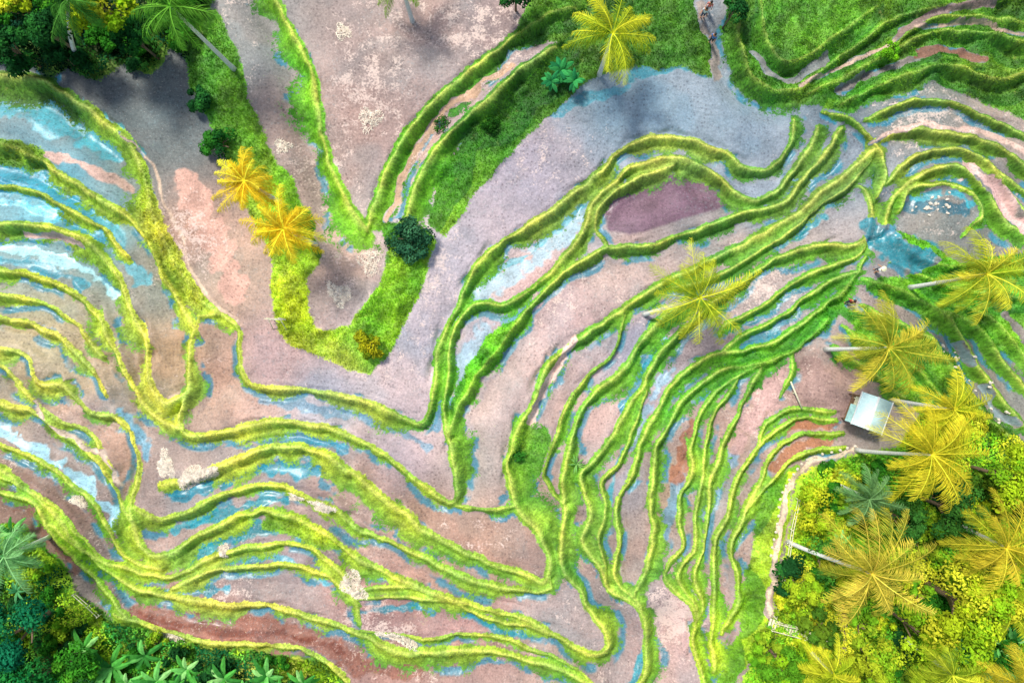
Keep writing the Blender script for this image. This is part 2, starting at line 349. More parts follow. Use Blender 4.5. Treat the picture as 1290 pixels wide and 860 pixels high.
gcol=gcol*(1-.58*foot_shade[...,None]*np.array([1.25,.85,.85]))
gt=fbm(GX,GY,10,77,3)[...,None]
gcol=gcol*(0.56+.9*gt)
gt2=np.clip((fbm(GX,GY,34,79,3)-.5)*3,-1,1)[...,None]
gcol=gcol*(1+gt2*np.array([.34,.10,.0]))
dkp=np.clip((fbm(GX,GY,22,480,4)-.55)*8,0,1)[...,None]*(.3+.5*gpb[...,None])
gcol=gcol*(1-.45*dkp)
# ---------------------------------------------------------------- height
ZA=[(4,(60,60)),(3.2,(60,250)),(2,(100,420)),(.5,(60,600)),(-1.5,(150,760)),(3.6,(380,60)),(2.6,(430,330)),(3.8,(620,60)),(1.6,(450,490)),(1.2,(650,260)),(1.3,(900,140)),(.6,(620,520)),(-.6,(600,690)),(-2.2,(600,830)),(-1.6,(760,720)),(-2.6,(830,830)),(-.6,(820,500)),(0,(900,330)),(-.9,(900,600)),(.4,(1030,250)),(3,(1200,60)),(3,(1000,40)),(1.6,(1250,250)),(1,(1150,330)),(1.2,(1220,460)),(.2,(1040,490)),(.8,(1100,560)),(.6,(980,700)),(1.4,(1150,750)),(2,(1270,640)),(-1.6,(60,800))]
num=np.zeros((ny,nx)); den=np.zeros((ny,nx))
for z,(ax,ay) in ZA:
    w=1.0/((GX-ax)**2+(GY-ay)**2+4500.0)**1.5
    num+=w*z; den+=w
HB=num/den
t=DU/(DU+DL+1e-6)
WLs=blur(WL,4,2)
drop=np.clip(WLs/10.0,.55,1.6)*1.15*blur(FE,5,2)
ris=np.clip(DL/(0.95*LF*WL),0,1); ris=ris*ris*(3-2*ris)
cap=np.clip((R-DL)/32,0,1); cap=cap*cap*(3-2*cap)
hl=-drop*np.clip(t*1.5,0,1)*ris*cap
far_=np.clip((D-7)/10,0,1)
hl=blur(hl,1,1)*(1-far_)+blur(hl,9,2)*far_
hl=blur(hl,1,1)
ridge=.05*np.exp(-(SD/.35)**2)*(Q<3)
lump=(fbm(GX,GY,7,91,3)-.5)
soft=np.clip(gm*1.5-.3,0,1)
Z=HB+hl+ridge+lump*(.04+.22*soft)+gpb*(fbm(GX,GY,22,93,3)-.4)*.9
Z-=wet*.04*(gm<.4)
sc=S*(1-HB/H)
X=(GX-CX)*sc; Y=(CY-GY)*sc
def samp(A,px,py):
    i=np.clip((np.asarray(px)-x0)/g,0,nx-1.001); j=np.clip((np.asarray(py)-y0)/g,0,ny-1.001)
    i0=i.astype(int); j0=j.astype(int); fi=i-i0; fj=j-j0
    if A.ndim==3: fi=fi[...,None]; fj=fj[...,None]
    return (A[j0,i0]*(1-fi)+A[j0,i0+1]*fi)*(1-fj)+(A[j0+1,i0]*(1-fi)+A[j0+1,i0+1]*fi)*fj
def ground(px,py):
    return Vector((float(samp(X,px,py)),float(samp(Y,px,py)),float(samp(Z,px,py))))
# ---------------------------------------------------------------- mesh helper
def mesh_np(name,V,F,mat=None,col=None,attrs=None,smooth_sh=False):
    V=np.asarray(V,dtype=np.float32); F=np.asarray(F,dtype=np.int32)
    me=bpy.data.meshes.new(name)
    k=F.shape[1]
    me.vertices.add(len(V)); me.vertices.foreach_set('co',V.ravel())
    me.loops.add(F.size); me.loops.foreach_set('vertex_index',F.ravel())
    me.polygons.add(len(F)); me.polygons.foreach_set('loop_start',np.arange(0,F.size,k,dtype=np.int32))
    if smooth_sh: me.polygons.foreach_set('use_smooth',np.ones(len(F),bool))
    me.update(calc_edges=True)
    if col is not None:
        a=me.attributes.new('col','FLOAT_COLOR','POINT')
        c=np.ones((len(V),4),np.float32); c[:,:3]=np.clip(col,0,.95)
        a.data.foreach_set('color',c.ravel())
    for nme,arr in (attrs or {}).items():
        if arr.ndim==2:
            a=me.attributes.new(nme,'FLOAT_COLOR','POINT')
            c=np.ones((len(V),4),np.float32); c[:,:3]=arr; a.data.foreach_set('color',c.ravel())
        else:
            a=me.attributes.new(nme,'FLOAT','POINT'); a.data.foreach_set('value',arr.astype(np.float32))
    if mat: me.materials.append(mat)
    return me
def add(name,me,parent=None,loc=None,**kw):
    o=bpy.data.objects.new(name,me); COL.objects.link(o)
    if parent: o.parent=parent
    if loc is not None: o.location=loc
    for k,v in kw.items(): o[k]=v
    return o
# ---------------------------------------------------------------- materials
def nt(name):
    m=bpy.data.materials.new(name); m.use_nodes=True; t=m.node_tree; t.nodes.clear()
    out=t.nodes.new('ShaderNodeOutputMaterial'); return m,t,out
def N(t,typ,**kw):
    n=t.nodes.new(typ)
    for k,v in kw.items(): setattr(n,k,v)
    return n
def mth(t,op,a,b=None,c=None,clamp=False):
    n=t.nodes.new('ShaderNodeMath'); n.operation=op; n.use_clamp=clamp
    for i,v in enumerate((a,b,c)):
        if v is None: continue
        if isinstance(v,(int,float)): n.inputs[i].default_value=v
        else: t.links.new(v,n.inputs[i])
    return n.outputs[0]
def mixc(t,f,a,b,bt='MIX'):
    n=t.nodes.new('ShaderNodeMix'); n.data_type='RGBA'; n.blend_type=bt
    for s,v in ((n.inputs['Factor'],f),(n.inputs[6],a),(n.inputs[7],b)):
        if isinstance(v,(int,float)): s.default_value=v
        elif isinstance(v,(tuple,list,np.ndarray)): s.default_value=(*[float(q) for q in v][:3],1)
        else: t.links.new(v,s)
    return n.outputs[2]
def mrange(t,v,a,b,c=0.,d=1.):
    n=t.nodes.new('ShaderNodeMapRange'); n.interpolation_type='SMOOTHSTEP'
    t.links.new(v,n.inputs[0])
    for i,q in enumerate((a,b,c,d)): n.inputs[i+1].default_value=q
    return n.outputs[0]
def noise(t,vec,scale,detail=3,rough=.55):
    n=t.nodes.new('ShaderNodeTexNoise'); n.inputs['Scale'].default_value=scale; n.inputs['Detail'].default_value=detail; n.inputs['Roughness'].default_value=rough
    t.links.new(vec,n.inputs['Vector']); return n.outputs['Fac']
def scalec(t,c,f):
    n=t.nodes.new('ShaderNodeVectorMath'); n.operation='SCALE'
    t.links.new(c,n.inputs[0]); t.links.new(f,n.inputs['Scale']); return n.outputs[0]
def ground_mat():
    m,t,out=nt('terraced_earth_and_grass')
    geo=t.nodes.new('ShaderNodeNewGeometry').outputs['Position']
    A=lambda n,o='Color': N(t,'ShaderNodeAttribute',attribute_name=n).outputs[o]
    mudc=A('mud'); gc=A('gcol'); gmv=A('gm','Fac'); wv=A('wet','Fac'); dd=A('dd','Fac'); sv=A('straw','Fac')
    flat=N(t,'ShaderNodeVectorMath',operation='MULTIPLY'); t.links.new(geo,flat.inputs[0]); flat.inputs[1].default_value=(1,1,0); p=flat.outputs[0]
    n1=noise(t,p,.35,4,.6); n2=noise(t,p,2.2,4,.65); n3=noise(t,p,5.5,3,.7); n4=noise(t,p,.9,6,.72)
    f=mth(t,'ADD',mrange(t,n3,.34,.66,.85,1.12),mrange(t,n2,.3,.7,-.11,.11))
    c=scalec(t,mudc,f)
    vo=N(t,'ShaderNodeTexVoronoi'); vo.inputs['Scale'].default_value=3.2; vo.inputs['Randomness'].default_value=.62
    t.links.new(p,vo.inputs['Vector'])
    dots=mrange(t,vo.outputs['Distance'],.14,.40,1.,0.)
    row=mth(t,'SINE',mth(t,'MULTIPLY',mth(t,'ADD',dd,mth(t,'MULTIPLY',n1,.6)),16.0))
    stub=mth(t,'MULTIPLY',mth(t,'ADD',mth(t,'MULTIPLY',dots,1.),mth(t,'MULTIPLY',row,.22)),mrange(t,n1,.34,.58,.18,1.))
    dry=mth(t,'SUBTRACT',1.0,mth(t,'MULTIPLY',wv,.6))
    c=mixc(t,mth(t,'MULTIPLY',stub,.60,clamp=True),c,mixc(t,1.0,mudc,(.42,.39,.40),'MULTIPLY'))
    sfld=mth(t,'ADD',n4,mth(t,'MULTIPLY',sv,.20))
    s1=mrange(t,mth(t,'ADD',sfld,mth(t,'MULTIPLY',mth(t,'SUBTRACT',n3,.5),.6)),.62,.76)
    s1=mth(t,'MULTIPLY',s1,dry)
    c=mixc(t,mth(t,'MULTIPLY',s1,.66),c,lin((232,202,186)))
    fl=mrange(t,noise(t,p,8.0,2,.6),.63,.71)
    c=mixc(t,mth(t,'MULTIPLY',fl,.26),c,lin((222,208,200)))
    fd_=mrange(t,noise(t,p,7.0,2,.6),.61,.71)
    c=mixc(t,mth(t,'MULTIPLY',fd_,.36),c,mixc(t,1.0,mudc,(.38,.36,.36),'MULTIPLY'))
    dk=mrange(t,noise(t,p,1.4,6,.72),.54,.67)
    c=mixc(t,mth(t,'MULTIPLY',dk,.38),c,mixc(t,1.0,c,(.52,.57,.60),'MULTIPLY'))
    sky_glint=mrange(t,noise(t,p,3.2,6,.75),.54,.66)  # pale sky glints painted into the colour of wet mud
    c=mixc(t,mth(t,'MULTIPLY',mth(t,'MULTIPLY',sky_glint,wv),.32),c,lin((176,212,220)))
    ml=mrange(t,noise(t,p,1.6,6,.78),.52,.62)
    c=mixc(t,mth(t,'MULTIPLY',mth(t,'MULTIPLY',ml,wv),.42),c,lin((100,106,100)))
    gf=mth(t,'ADD',mrange(t,n3,.3,.7,.62,1.32),mrange(t,n2,.3,.7,-.20,.20))
    gcc=scalec(t,gc,gf)
    brown=mrange(t,noise(t,p,1.1,5,.7),.60,.72)
    gcc=mixc(t,mth(t,'MULTIPLY',brown,.28),gcc,lin((172,148,84)))
    msk=mrange(t,mth(t,'ADD',gmv,mth(t,'ADD',mth(t,'MULTIPLY',mth(t,'SUBTRACT',n3,.5),1.4),mth(t,'MULTIPLY',mth(t,'SUBTRACT',n2,.5),1.2))),.38,.60)
    col=mixc(t,msk,c,gcc)
    bs=t.nodes.new('ShaderNodeBsdfPrincipled'); t.links.new(col,bs.inputs['Base Color'])
    rg=mth(t,'ADD',.68,mth(t,'MULTIPLY',mth(t,'MULTIPLY',wv,mth(t,'SUBTRACT',1.0,msk)),-.42)); t.links.new(rg,bs.inputs['Roughness'])
    bs.inputs['Specular IOR Level'].default_value=.4
    bp=t.nodes.new('ShaderNodeBump'); bp.inputs['Distance'].default_value=.08
    t.links.new(mth(t,'SUBTRACT',.8,mth(t,'MULTIPLY',wv,.7)),bp.inputs['Strength'])
    hh=mth(t,'ADD',mth(t,'MULTIPLY',n3,.8),mth(t,'MULTIPLY',n2,.9))
    t.links.new(hh,bp.inputs['Height']); t.links.new(bp.outputs[0],bs.inputs['Normal'])
    t.links.new(bs.outputs[0],out.inputs[0]); return m
def leaf_mat(name='leaf_foliage',tr=.32):
    m,t,out=nt(name)
    a=N(t,'ShaderNodeAttribute',attribute_name='col').outputs['Color']
    geo=t.nodes.new('ShaderNodeNewGeometry').outputs['Position']
    c=scalec(t,a,mrange(t,noise(t,geo,3.0,2),.3,.7,.85,1.2))
    d=t.nodes.new('ShaderNodeBsdfDiffuse'); t.links.new(c,d.inputs[0])
    tr_=t.nodes.new('ShaderNodeBsdfTranslucent'); t.links.new(c,tr_.inputs[0])
    mx=t.nodes.new('ShaderNodeMixShader'); mx.inputs[0].default_value=tr
    t.links.new(d.outputs[0],mx.inputs[1]); t.links.new(tr_.outputs[0],mx.inputs[2]); t.links.new(mx.outputs[0],out.inputs[0])
    return m
def plain(name,rgb,rough=.7,var=.25,scale=6.,stretch=(1,1,1),metal=0):
    m,t,out=nt(name)
    tc=t.nodes.new('ShaderNodeTexCoord').outputs['Object']
    mp=t.nodes.new('ShaderNodeMapping'); mp.inputs['Scale'].default_value=stretch; t.links.new(tc,mp.inputs[0])
    n=noise(t,mp.outputs[0],scale,5,.65)
    c=mixc(t,mrange(t,n,.3,.7),lin(rgb)*(1-var),np.minimum(lin(rgb)*(1+var),.95))
    b=t.nodes.new('ShaderNodeBsdfPrincipled'); b.inputs['Roughness'].default_value=rough; b.inputs['Metallic'].default_value=metal
    t.links.new(c,b.inputs['Base Color'])
    bp=t.nodes.new('ShaderNodeBump'); bp.inputs['Strength'].default_value=.4; bp.inputs['Distance'].default_value=.02
    t.links.new(n,bp.inputs['Height']); t.links.new(bp.outputs[0],b.inputs['Normal'])
    t.links.new(b.outputs[0],out.inputs[0]); return m
MG=ground_mat(); ML=leaf_mat(); MBLADE=leaf_mat('grass_blade',.35)
MTR=plain('palm_bark',(215,210,200),.85,.3,5,(1,1,6)); MBARK=plain('brown_bark',(110,90,70),.9,.3,5,(1,1,3))
MBAM=plain('weathered_bamboo',(220,206,175),.7,.25,8,(1,1,3)); MROOF=plain('painted_sheet_metal',(196,240,228),.7,.06,2.5)
MWOOD=plain('dark_timber',(120,92,66),.8,.3,6,(1,1,4)); MSTONE=plain('pale_stone',(210,198,180),.85,.2,9); MWHITE=plain('white_trim',(240,246,244),.6,.05,6)
# ---------------------------------------------------------------- ground sheet
far=np.array([12,40,110,260,600,1400,3500,9000.])
ex=np.concatenate([gx[0]-far[::-1],gx,gx[-1]+far]); ey=np.concatenate([gy[0]-far[::-1],gy,gy[-1]+far])
k=len(far)
pad2=lambda A: np.pad(A,((k,k),(k,k)),mode='edge')
pad3=lambda A: np.pad(A,((k,k),(k,k),(0,0)),mode='edge')
EX,EY=np.meshgrid(ex,ey); EHB=pad2(HB)
fd=np.clip(np.maximum(np.maximum(x0-EX,EX-gx[-1]),np.maximum(y0-EY,EY-gy[-1]))/60,0,1)
esc=S*(1-EHB/H)
V=np.stack([(EX-CX)*esc,(CY-EY)*esc,pad2(Z)*(1-fd)+EHB*fd],-1).reshape(-1,3)
NX=len(ex); NY=len(ey)
idx=np.arange(NX*NY).reshape(NY,NX)
F=np.stack([idx[1:,:-1],idx[1:,1:],idx[:-1,1:],idx[:-1,:-1]],-1).reshape(-1,4)
straw=fbm(GX,GY,80,61,2)*1.2-.6
for (ax,ay,r,v) in [(440,330,60,.6),(420,200,60,.5),(480,120,70,.6),(600,30,60,.6),(250,300,50,.9),(680,190,60,.5),(520,440,60,.4),(380,460,60,.3),(900,140,110,-.8),(610,580,60,-.4),(700,370,60,.5),(850,250,60,-1),(100,200,120,-.6),(850,780,50,1.),(1150,145,60,.7),(1250,140,50,.7),(960,340,60,.6),(330,790,90,.3),(470,800,50,.9),(860,620,60,-.3),(540,330,50,.5)]:
    straw+=v*np.exp(-((GX-ax)**2+(GY-ay)**2)/(r*r))
gme=np.maximum(pad2(gm),fd)
me=mesh_np('ground',V,F,MG,None,{'mud':pad3(mud).reshape(-1,3),'gcol':pad3(gcol).reshape(-1,3),'gm':gme.ravel(),'wet':pad2(np.clip(wet,0,1)).ravel(),'dd':pad2(D*S).ravel(),'straw':pad2(straw).ravel()},True)
add('ground',me,kind='structure',label='terraced rice paddies of bare wet mud and stubble with grassy bunds')
# ---------------------------------------------------------------- grass blades
prob=np.clip((gm-.35)*3,0,1)*(forest<.5)*(1-.4*foot_shade)
pr=prob.ravel()/prob.sum()
NB=290000
ids=rng.choice(prob.size,NB,p=pr)
bx=GX.ravel()[ids]+rng.uniform(-.9,.9,NB)*g; by=GY.ravel()[ids]+rng.uniform(-.9,.9,NB)*g
base=np.stack([samp(X,bx,by),samp(Y,bx,by),samp(Z,bx,by)-.02],1)
bc=samp(gcol,bx,by)*rng.uniform(.65,1.45,(NB,1))*(1+rng.uniform(-.12,.15,(NB,1))*np.array([1.5,.3,0]))
az=rng.uniform(0,2*np.pi,NB); ln=rng.uniform(.05,.15,NB)*(.85+1.0*samp(gpb,bx,by)); tilt=rng.uniform(.3,1.2,NB)
u=np.stack([np.cos(az)*np.sin(tilt),np.sin(az)*np.sin(tilt),np.cos(tilt)],1)
sd=np.stack([-np.sin(az),np.cos(az),np.zeros(NB)],1)*rng.uniform(.02,.05,(NB,1))
V=np.stack([base-sd,base+sd,base+u*ln[:,None]],1).reshape(-1,3)
me=mesh_np('grass',V,np.arange(NB*3).reshape(-1,3),MBLADE,np.repeat(bc,3,0))
add('grass',me,kind='stuff',label='tufts of bright green grass growing along the terrace bunds')
# ---------------------------------------------------------------- leaf clouds
def leaf_arrays(c,nrm,l,w,rg=rng):
    n=len(c)
    a=rg.normal(size=(n,3)); u=np.cross(nrm,a); u/=np.linalg.norm(u,axis=1,keepdims=True)+1e-9
    v=np.cross(nrm,u)
    l=np.reshape(l,(-1,1)); w=np.reshape(w,(-1,1))
    droop=nrm*l*-.15
    return np.stack([c-u*l*.5+droop,c+v*w*.5,c+u*l*.5+droop,c-v*w*.5],1).reshape(-1,3)
def undergrowth(poly,n,pal,label,hmax=1.1):
    P=np.array(poly,float); lo=P.min(0); hi=P.max(0)
    x=rng.uniform(max(lo[0],-60),min(hi[0],1350),n*3); y=rng.uniform(max(lo[1],-50),min(hi[1],910),n*3)
    m=inpoly(poly,x,y); x=x[m][:n]; y=y[m][:n]
    n=len(x)
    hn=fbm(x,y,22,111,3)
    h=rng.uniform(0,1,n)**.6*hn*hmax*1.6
    c=np.stack([samp(X,x,y),samp(Y,x,y),samp(Z,x,y)+h],1)
    nr=rng.normal(size=(n,3))*.35+np.array([0,0,1.]); nr/=np.linalg.norm(nr,axis=1,keepdims=True)
    sel=np.clip(((fbm(x,y,40,115,2)-.5)*2.6+.5)*len(pal)+rng.normal(0,.25,n),0,len(pal)-1).astype(int)
    pl=np.array([lin(q) for q in pal])
    col=pl[sel]*(rng.uniform(.8,1.2,(n,1)))*(.5+.85*(h/(hmax+.01))[:,None])*np.clip((hn[:,None]-.22)*4,.4,1.15)  # shade painted in: low leaves and gaps get darker colour
    sz=rng.uniform(.12,.34,n)
    V=leaf_arrays(c,nr,sz,sz*.5)
    me=mesh_np('undergrowth',V,np.arange(n*4).reshape(-1,4),ML,np.repeat(col,4,0))
    add('undergrowth',me,kind='stuff',label=label)
undergrowth(FOREST[0],56000,[(84,150,40),(120,184,44),(168,208,46),(218,222,56)],'dense yellow-green undergrowth beneath the coconut palms')
undergrowth(FOREST[1],28000,[(30,96,54),(60,136,54),(110,176,60),(164,204,50)],'dense dark green undergrowth at the foot of the terraces')
undergrowth(FOREST[2],14000,[(22,60,40),(30,80,44),(60,116,44)],'dark green undergrowth under the trees')
def crown_mesh(name,R,pal,seed,n=2200,flat=.75,leaf=.22,K=16):
    r=np.random.default_rng(seed)
    Vs=[];Cs=[]
    pl=np.array([lin(q) for q in pal])
    for k in range(K):
        a=r.uniform(0,2*np.pi); rr=R*math.sqrt(r.uniform(0,1))*.78; 
        zz=R*flat*(math.sqrt(max(0,1-(rr/R)**2)))*r.uniform(.55,1.0)
        br=R*r.uniform(.2,.42)
        cc=np.array([rr*math.cos(a),rr*math.sin(a),zz])
        m=n//K
        d=r.normal(size=(m,3)); d/=np.linalg.norm(d,axis=1,keepdims=True); d[:,2]=np.abs(d[:,2])*.9-.15
        c=cc+d*br*r.uniform(.55,1.12,(m,1))
        nr=d*.7+r.normal(size=(m,3))*.3+np.array([0,0,.5]); nr/=np.linalg.norm(nr,axis=1,keepdims=True)
        sz=r.uniform(.6,1.3,m)*leaf
        Vs.append(leaf_arrays(c,nr,sz,sz*.55,r))
        b=pl[r.integers(len(pl))]*r.uniform(.8,1.15)
        sh=.48+.66*np.clip(d[:,2],0,1)  # shading painted into leaf colour, lighter on clump tops
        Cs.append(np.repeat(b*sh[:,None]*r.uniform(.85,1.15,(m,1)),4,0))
    V=np.concatenate(Vs); C=np.concatenate(Cs)
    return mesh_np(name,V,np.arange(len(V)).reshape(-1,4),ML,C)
def tube(path,rad,seg=8):
    path=np.array(path,float); n=len(path); V=[]
    for i in range(n):
        d=path[min(i+1,n-1)]-path[max(i-1,0)]; d/=np.linalg.norm(d)+1e-9
        a=np.cross(d,[0,1,0] if abs(d[1])<.9 else [1,0,0]); a/=np.linalg.norm(a); b=np.cross(d,a)
        for s in range(seg):
            t=2*math.pi*s/seg; V.append(path[i]+(a*math.cos(t)+b*math.sin(t))*rad[i])
    F=[]
    for i in range(n-1):
        for s in range(seg):
            F.append((i*seg+s,i*seg+(s+1)%seg,(i+1)*seg+(s+1)%seg,(i+1)*seg+s))
    e=len(V); V.append(path[0]); V.append(path[-1])
    for s in range(seg):
        F.append((e,(s+1)%seg,s,s)); q=(n-1)*seg
        F.append((e+1,q+s,q+(s+1)%seg,q+(s+1)%seg))
    return V,F
def pymesh(name,V,F,mat,smooth_sh=True):
    me=bpy.data.meshes.new(name)
    F=[tuple(dict.fromkeys(f)) for f in F]
    me.from_pydata([tuple(v) for v in V],[],F); me.update()
    if smooth_sh: me.polygons.foreach_set('use_smooth',[True]*len(me.polygons))
    me.materials.append(mat); return me
def join_tubes(name,lst,mat,sm=True):
    V=[];F=[]
    for v,f in lst:
        o=len(V); V+=list(v); F+=[tuple(i+o for i in q) for q in f]
    return pymesh(name,V,F,mat,sm)
# ---------------------------------------------------------------- palms
def palm_crown_mesh(R,nf,cbase,ctip,seed,ns=24,lw=.056):
    r=np.random.default_rng(seed); cb=lin(cbase); ct=lin(ctip)
    Vs=[];Cs=[];
    for f in range(nf):
        azf=2*math.pi*(f*.381966)+r.uniform(-.35,.35)
        fr=f/nf
        el=math.radians(58-74*fr+r.uniform(-14,14)); L=R*(1.04+.22*r.uniform(-1,1))*(1.0 if fr>.2 else .8)
        bend=math.radians(r.uniform(50,95))
        side0=np.array([-math.sin(azf),math.cos(azf),0]); tw=r.uniform(-.55,.55)
        u=np.arange(ns)/ns; e=el-bend*u**1.4; a2=azf+tw*u
        dirs=np.stack([np.cos(a2)*np.cos(e),np.sin(a2)*np.cos(e),np.sin(e)],1)
        pts=np.concatenate([np.zeros((1,3)),np.cumsum(dirs*L/ns,0)])
        mixv=r.uniform(0,1)
        c0=cb*(1-.6*mixv)+ct*.6*mixv; c1=cb*(.6-.6*mixv)+ct*(.4+.6*mixv)
        c0=c0*r.uniform(.6,1.05);c1=c1*r.uniform(.85,1.25)
        w=(.04*(1-u)+.012)[:,None]; up_=np.array([0,0,.01])
        Vs.append(np.stack([pts[:-1]-side0*w+up_,pts[:-1]+side0*w+up_,pts[1:]+side0*w*.9+up_,pts[1:]-side0*w*.9+up_],1).reshape(-1,3))
        Cs.append(np.repeat((c1*1.15)[None],4*ns,0))
        asym=r.uniform(.75,1.1,2)
        for si,sgn in enumerate((-1,1)):
            ss=np.repeat(np.arange(2,ns),2); hl_=np.tile([0,.5],ns-2)
            keep=r.uniform(size=len(ss))>.06; ss=ss[keep]; hl_=hl_[keep]; m=len(ss)
            uu=(ss+hl_)/ns
            p=pts[ss]+(pts[ss+1]-pts[ss])*hl_[:,None]; d=dirs[ss]
            sdv=np.cross(d,np.array([0,0,1.])); sdv/=np.linalg.norm(sdv,axis=1,keepdims=True)+1e-9
            upv=np.cross(sdv,d)
            ll=(R*.25*asym[si]*(np.sin(math.pi*np.minimum(1,.10+.86*uu))**.7)*r.uniform(.6,1.25,m))[:,None]
            ld=sdv*sgn*.75+d*(.45+.6*uu)[:,None]-upv*r.uniform(.1,.7,(m,1)); ld/=np.linalg.norm(ld,axis=1,keepdims=True)
            wv=d*lw*.5
            tip=p+ld*ll+np.array([0,0,-.3])*ll
            mid=p+ld*ll*.55
            cc=(c0*(1-uu[:,None])+c1*uu[:,None])*r.uniform(.7,1.25,(m,1))
            Vs.append(np.stack([p-wv*.6,p+wv*.6,mid+wv,mid-wv],1).reshape(-1,3)); Cs.append(np.repeat(cc,4,0))
            Vs.append(np.stack([mid-wv,mid+wv,tip+wv*.15,tip-wv*.15],1).reshape(-1,3)); Cs.append(np.repeat(cc*.5+c1*.62,4,0))
    V=np.concatenate(Vs);C=np.concatenate(Cs)
    return mesh_np('crown',V,np.arange(len(V)).reshape(-1,4),ML,C)
def unproj(px,py,z): 
    k=S*(1-z/H); return Vector(((px-CX)*k,(CY-py)*k,z))
def palm(hub,rpx,cb,ct,seed,height=8.,basepx=None,nf=19,label='coconut palm'):
    if basepx is None:
        z=float(samp(Z,*hub))+height; top=unproj(hub[0],hub[1],z)
        f=(1-z/H); bp=(CX+(hub[0]-CX)*f,CY+(hub[1]-CY)*f); bs=ground(*bp); 
    else:
        bs=ground(*basepx); z=bs.z+height; top=unproj(hub[0],hub[1],z)
    root=add('palm_tree',None,loc=bs,label=label,category='palm tree',group='coconut palms among the terraces')
    rel=np.array(top-bs); n=12
    path=[np.array([rel[0]*(t**1.25),rel[1]*(t**1.25),rel[2]*t]) for t in np.linspace(0,1,n)]
    path[0][2]-=.25
    rad=[.20-.09*t for t in np.linspace(0,1,n)]; rad[0]=.26
    v,f=tube(path,rad,9); add('trunk',pymesh('trunk',v,f,MTR),root)
    Rm=rpx*S*(1-z/H)
    cr=palm_crown_mesh(Rm,nf,cb,ct,seed); c=add('crown',cr,root,loc=Vector(rel))
    return root
palm((308,228),46,(215,165,20),(255,210,60),11,6,label='golden coconut palm with short fronds on a grassy terrace edge',nf=22)
palm((357,288),52,(220,170,20),(255,212,60),12,6,label='bright golden coconut palm beside a muddy paddy',nf=24)
palm((772,42),60,(90,145,24),(224,216,56),13,6,label='green coconut palm with yellowing fronds on a dark grassy bank')
palm((882,375),70,(80,136,28),(240,214,60),14,7,(812,396),label='coconut palm with green and yellow fronds leaning over terraces',nf=19)
palm((1120,438),70,(84,130,28),(250,202,70),15,8,(1042,440),label='coconut palm with a pale slanting trunk beside a muddy path',nf=21)
palm((1243,345),64,(94,148,28),(252,208,64),16,8,(1147,362),label='coconut palm with a long pale trunk on a green bank',nf=21)
palm((1174,572),76,(130,148,24),(255,204,54),17,8.5,(1080,567),label='golden coconut palm beside a white-roofed hut',nf=24)
palm((1098,722),80,(120,142,24),(255,196,80),18,8.5,(993,682),label='large golden-brown coconut palm rising from undergrowth',nf=24)
palm((1268,690),68,(110,136,24),(255,198,60),19,8.5,(1197,656),label='coconut palm with amber fronds in dense foliage',nf=21)
palm((1202,516),50,(116,152,24),(254,204,56),20,7,label='slim yellow-fronded coconut palm behind the hut',nf=17)
palm((1288,866),64,(100,136,24),(248,198,60),21,8,(1250,850),label='coconut palm with a pale trunk above bright shrubs')
palm((1200,850),54,(80,130,24),(206,208,58),22,6,label='green coconut palm among tropical shrubs')
palm((214,8),60,(46,104,32),(120,180,60),23,8,label='dark green coconut palm at the forest edge')
palm((86,0),50,(34,86,38),(86,144,54),24,8,(100,75),label='coconut palm with a bare slanting trunk in dark forest')
palm((500,-36),50,(70,126,30),(160,195,60),25,5,label='coconut palm leaning over a muddy terrace')
palm((5,700),52,(50,124,60),(160,210,140),26,5,label='young palm with silvery green fronds over dark shrubs')
palm((1095,628),42,(56,100,50),(120,160,100),27,4.5,label='dull green young palm with feathery fronds')
palm((1150,900),60,(80,136,20),(190,206,50),28,6,label='green palm among bright yellow-green shrubs')
palm((1275,770),50,(80,136,20),(210,204,54),29,6,label='green palm among bright yellow-green shrubs')
palm((1050,850),48,(90,136,20),(214,208,54),30,5,label='green palm among bright yellow-green shrubs')
# ---------------------------------------------------------------- broadleaf shrubs and trees
def shrub(name,px,py,rpx,pal,seed,lab,cat,grp,height=0.,leaf=.22,n=2200,flat=.75):
    z0=float(samp(Z,px,py)); hub=z0+height
    R=rpx*S*(1-hub/H)
    if height>1.2:
        f=(1-(hub+R*.4)/H)/(1-z0/H); bp=(CX+(px-CX)*f,CY+(py-CY)*f); bs=ground(*bp)
    else: bs=ground(px,py)
    top=unproj(px,py,bs.z+height) if height>1.2 else bs+Vector((0,0,height))
    root=add(name,None,loc=bs,label=lab,category=cat,group=grp)
    rel=np.array(top-bs)
    lst=[]
    hh=np.array([0,0,R*.55])
    lst.append(tube([np.array([0,0,-.15]),rel*.5+hh*.4,rel+hh*.7],[max(.05,R*.07),max(.04,R*.055),R*.03],7))
    r=random.Random(seed)
    for i in range(5):
        a=r.uniform(0,6.28); e=rel+np.array([math.cos(a)*R*.55,math.sin(a)*R*.55,R*.5])
        s=rel*.5+hh*.3
        lst.append(tube([s,(s+e)/2+np.array([0,0,R*.08]),e],[R*.035,R*.025,R*.012],5))
    add('trunk' if height>1.2 else 'stem',join_tubes('trunk',lst,MBARK),root)
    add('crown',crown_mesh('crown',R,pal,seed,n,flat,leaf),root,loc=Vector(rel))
DG=[(44,106,50),(60,132,56),(38,90,44)]; BG=[(74,156,44),(100,176,48),(56,128,38)]; YY=[(196,218,44),(226,228,60),(160,204,40)]; YGc=[(140,196,44),(104,172,40),(178,212,54)]
BLU=[(60,116,80),(84,144,98),(44,92,62)]
SG='shrubs on the terrace banks'
shrub('shrub',520,303,29,BLU,1,'round dark green shrub where two grassy bunds meet','shrub',SG,.2,.24,3000)
shrub('shrub',282,186,26,[(52,126,44),(70,148,50),(36,96,40)],2,'dark leafy shrub on a bank beside golden palms','shrub',SG,.1)
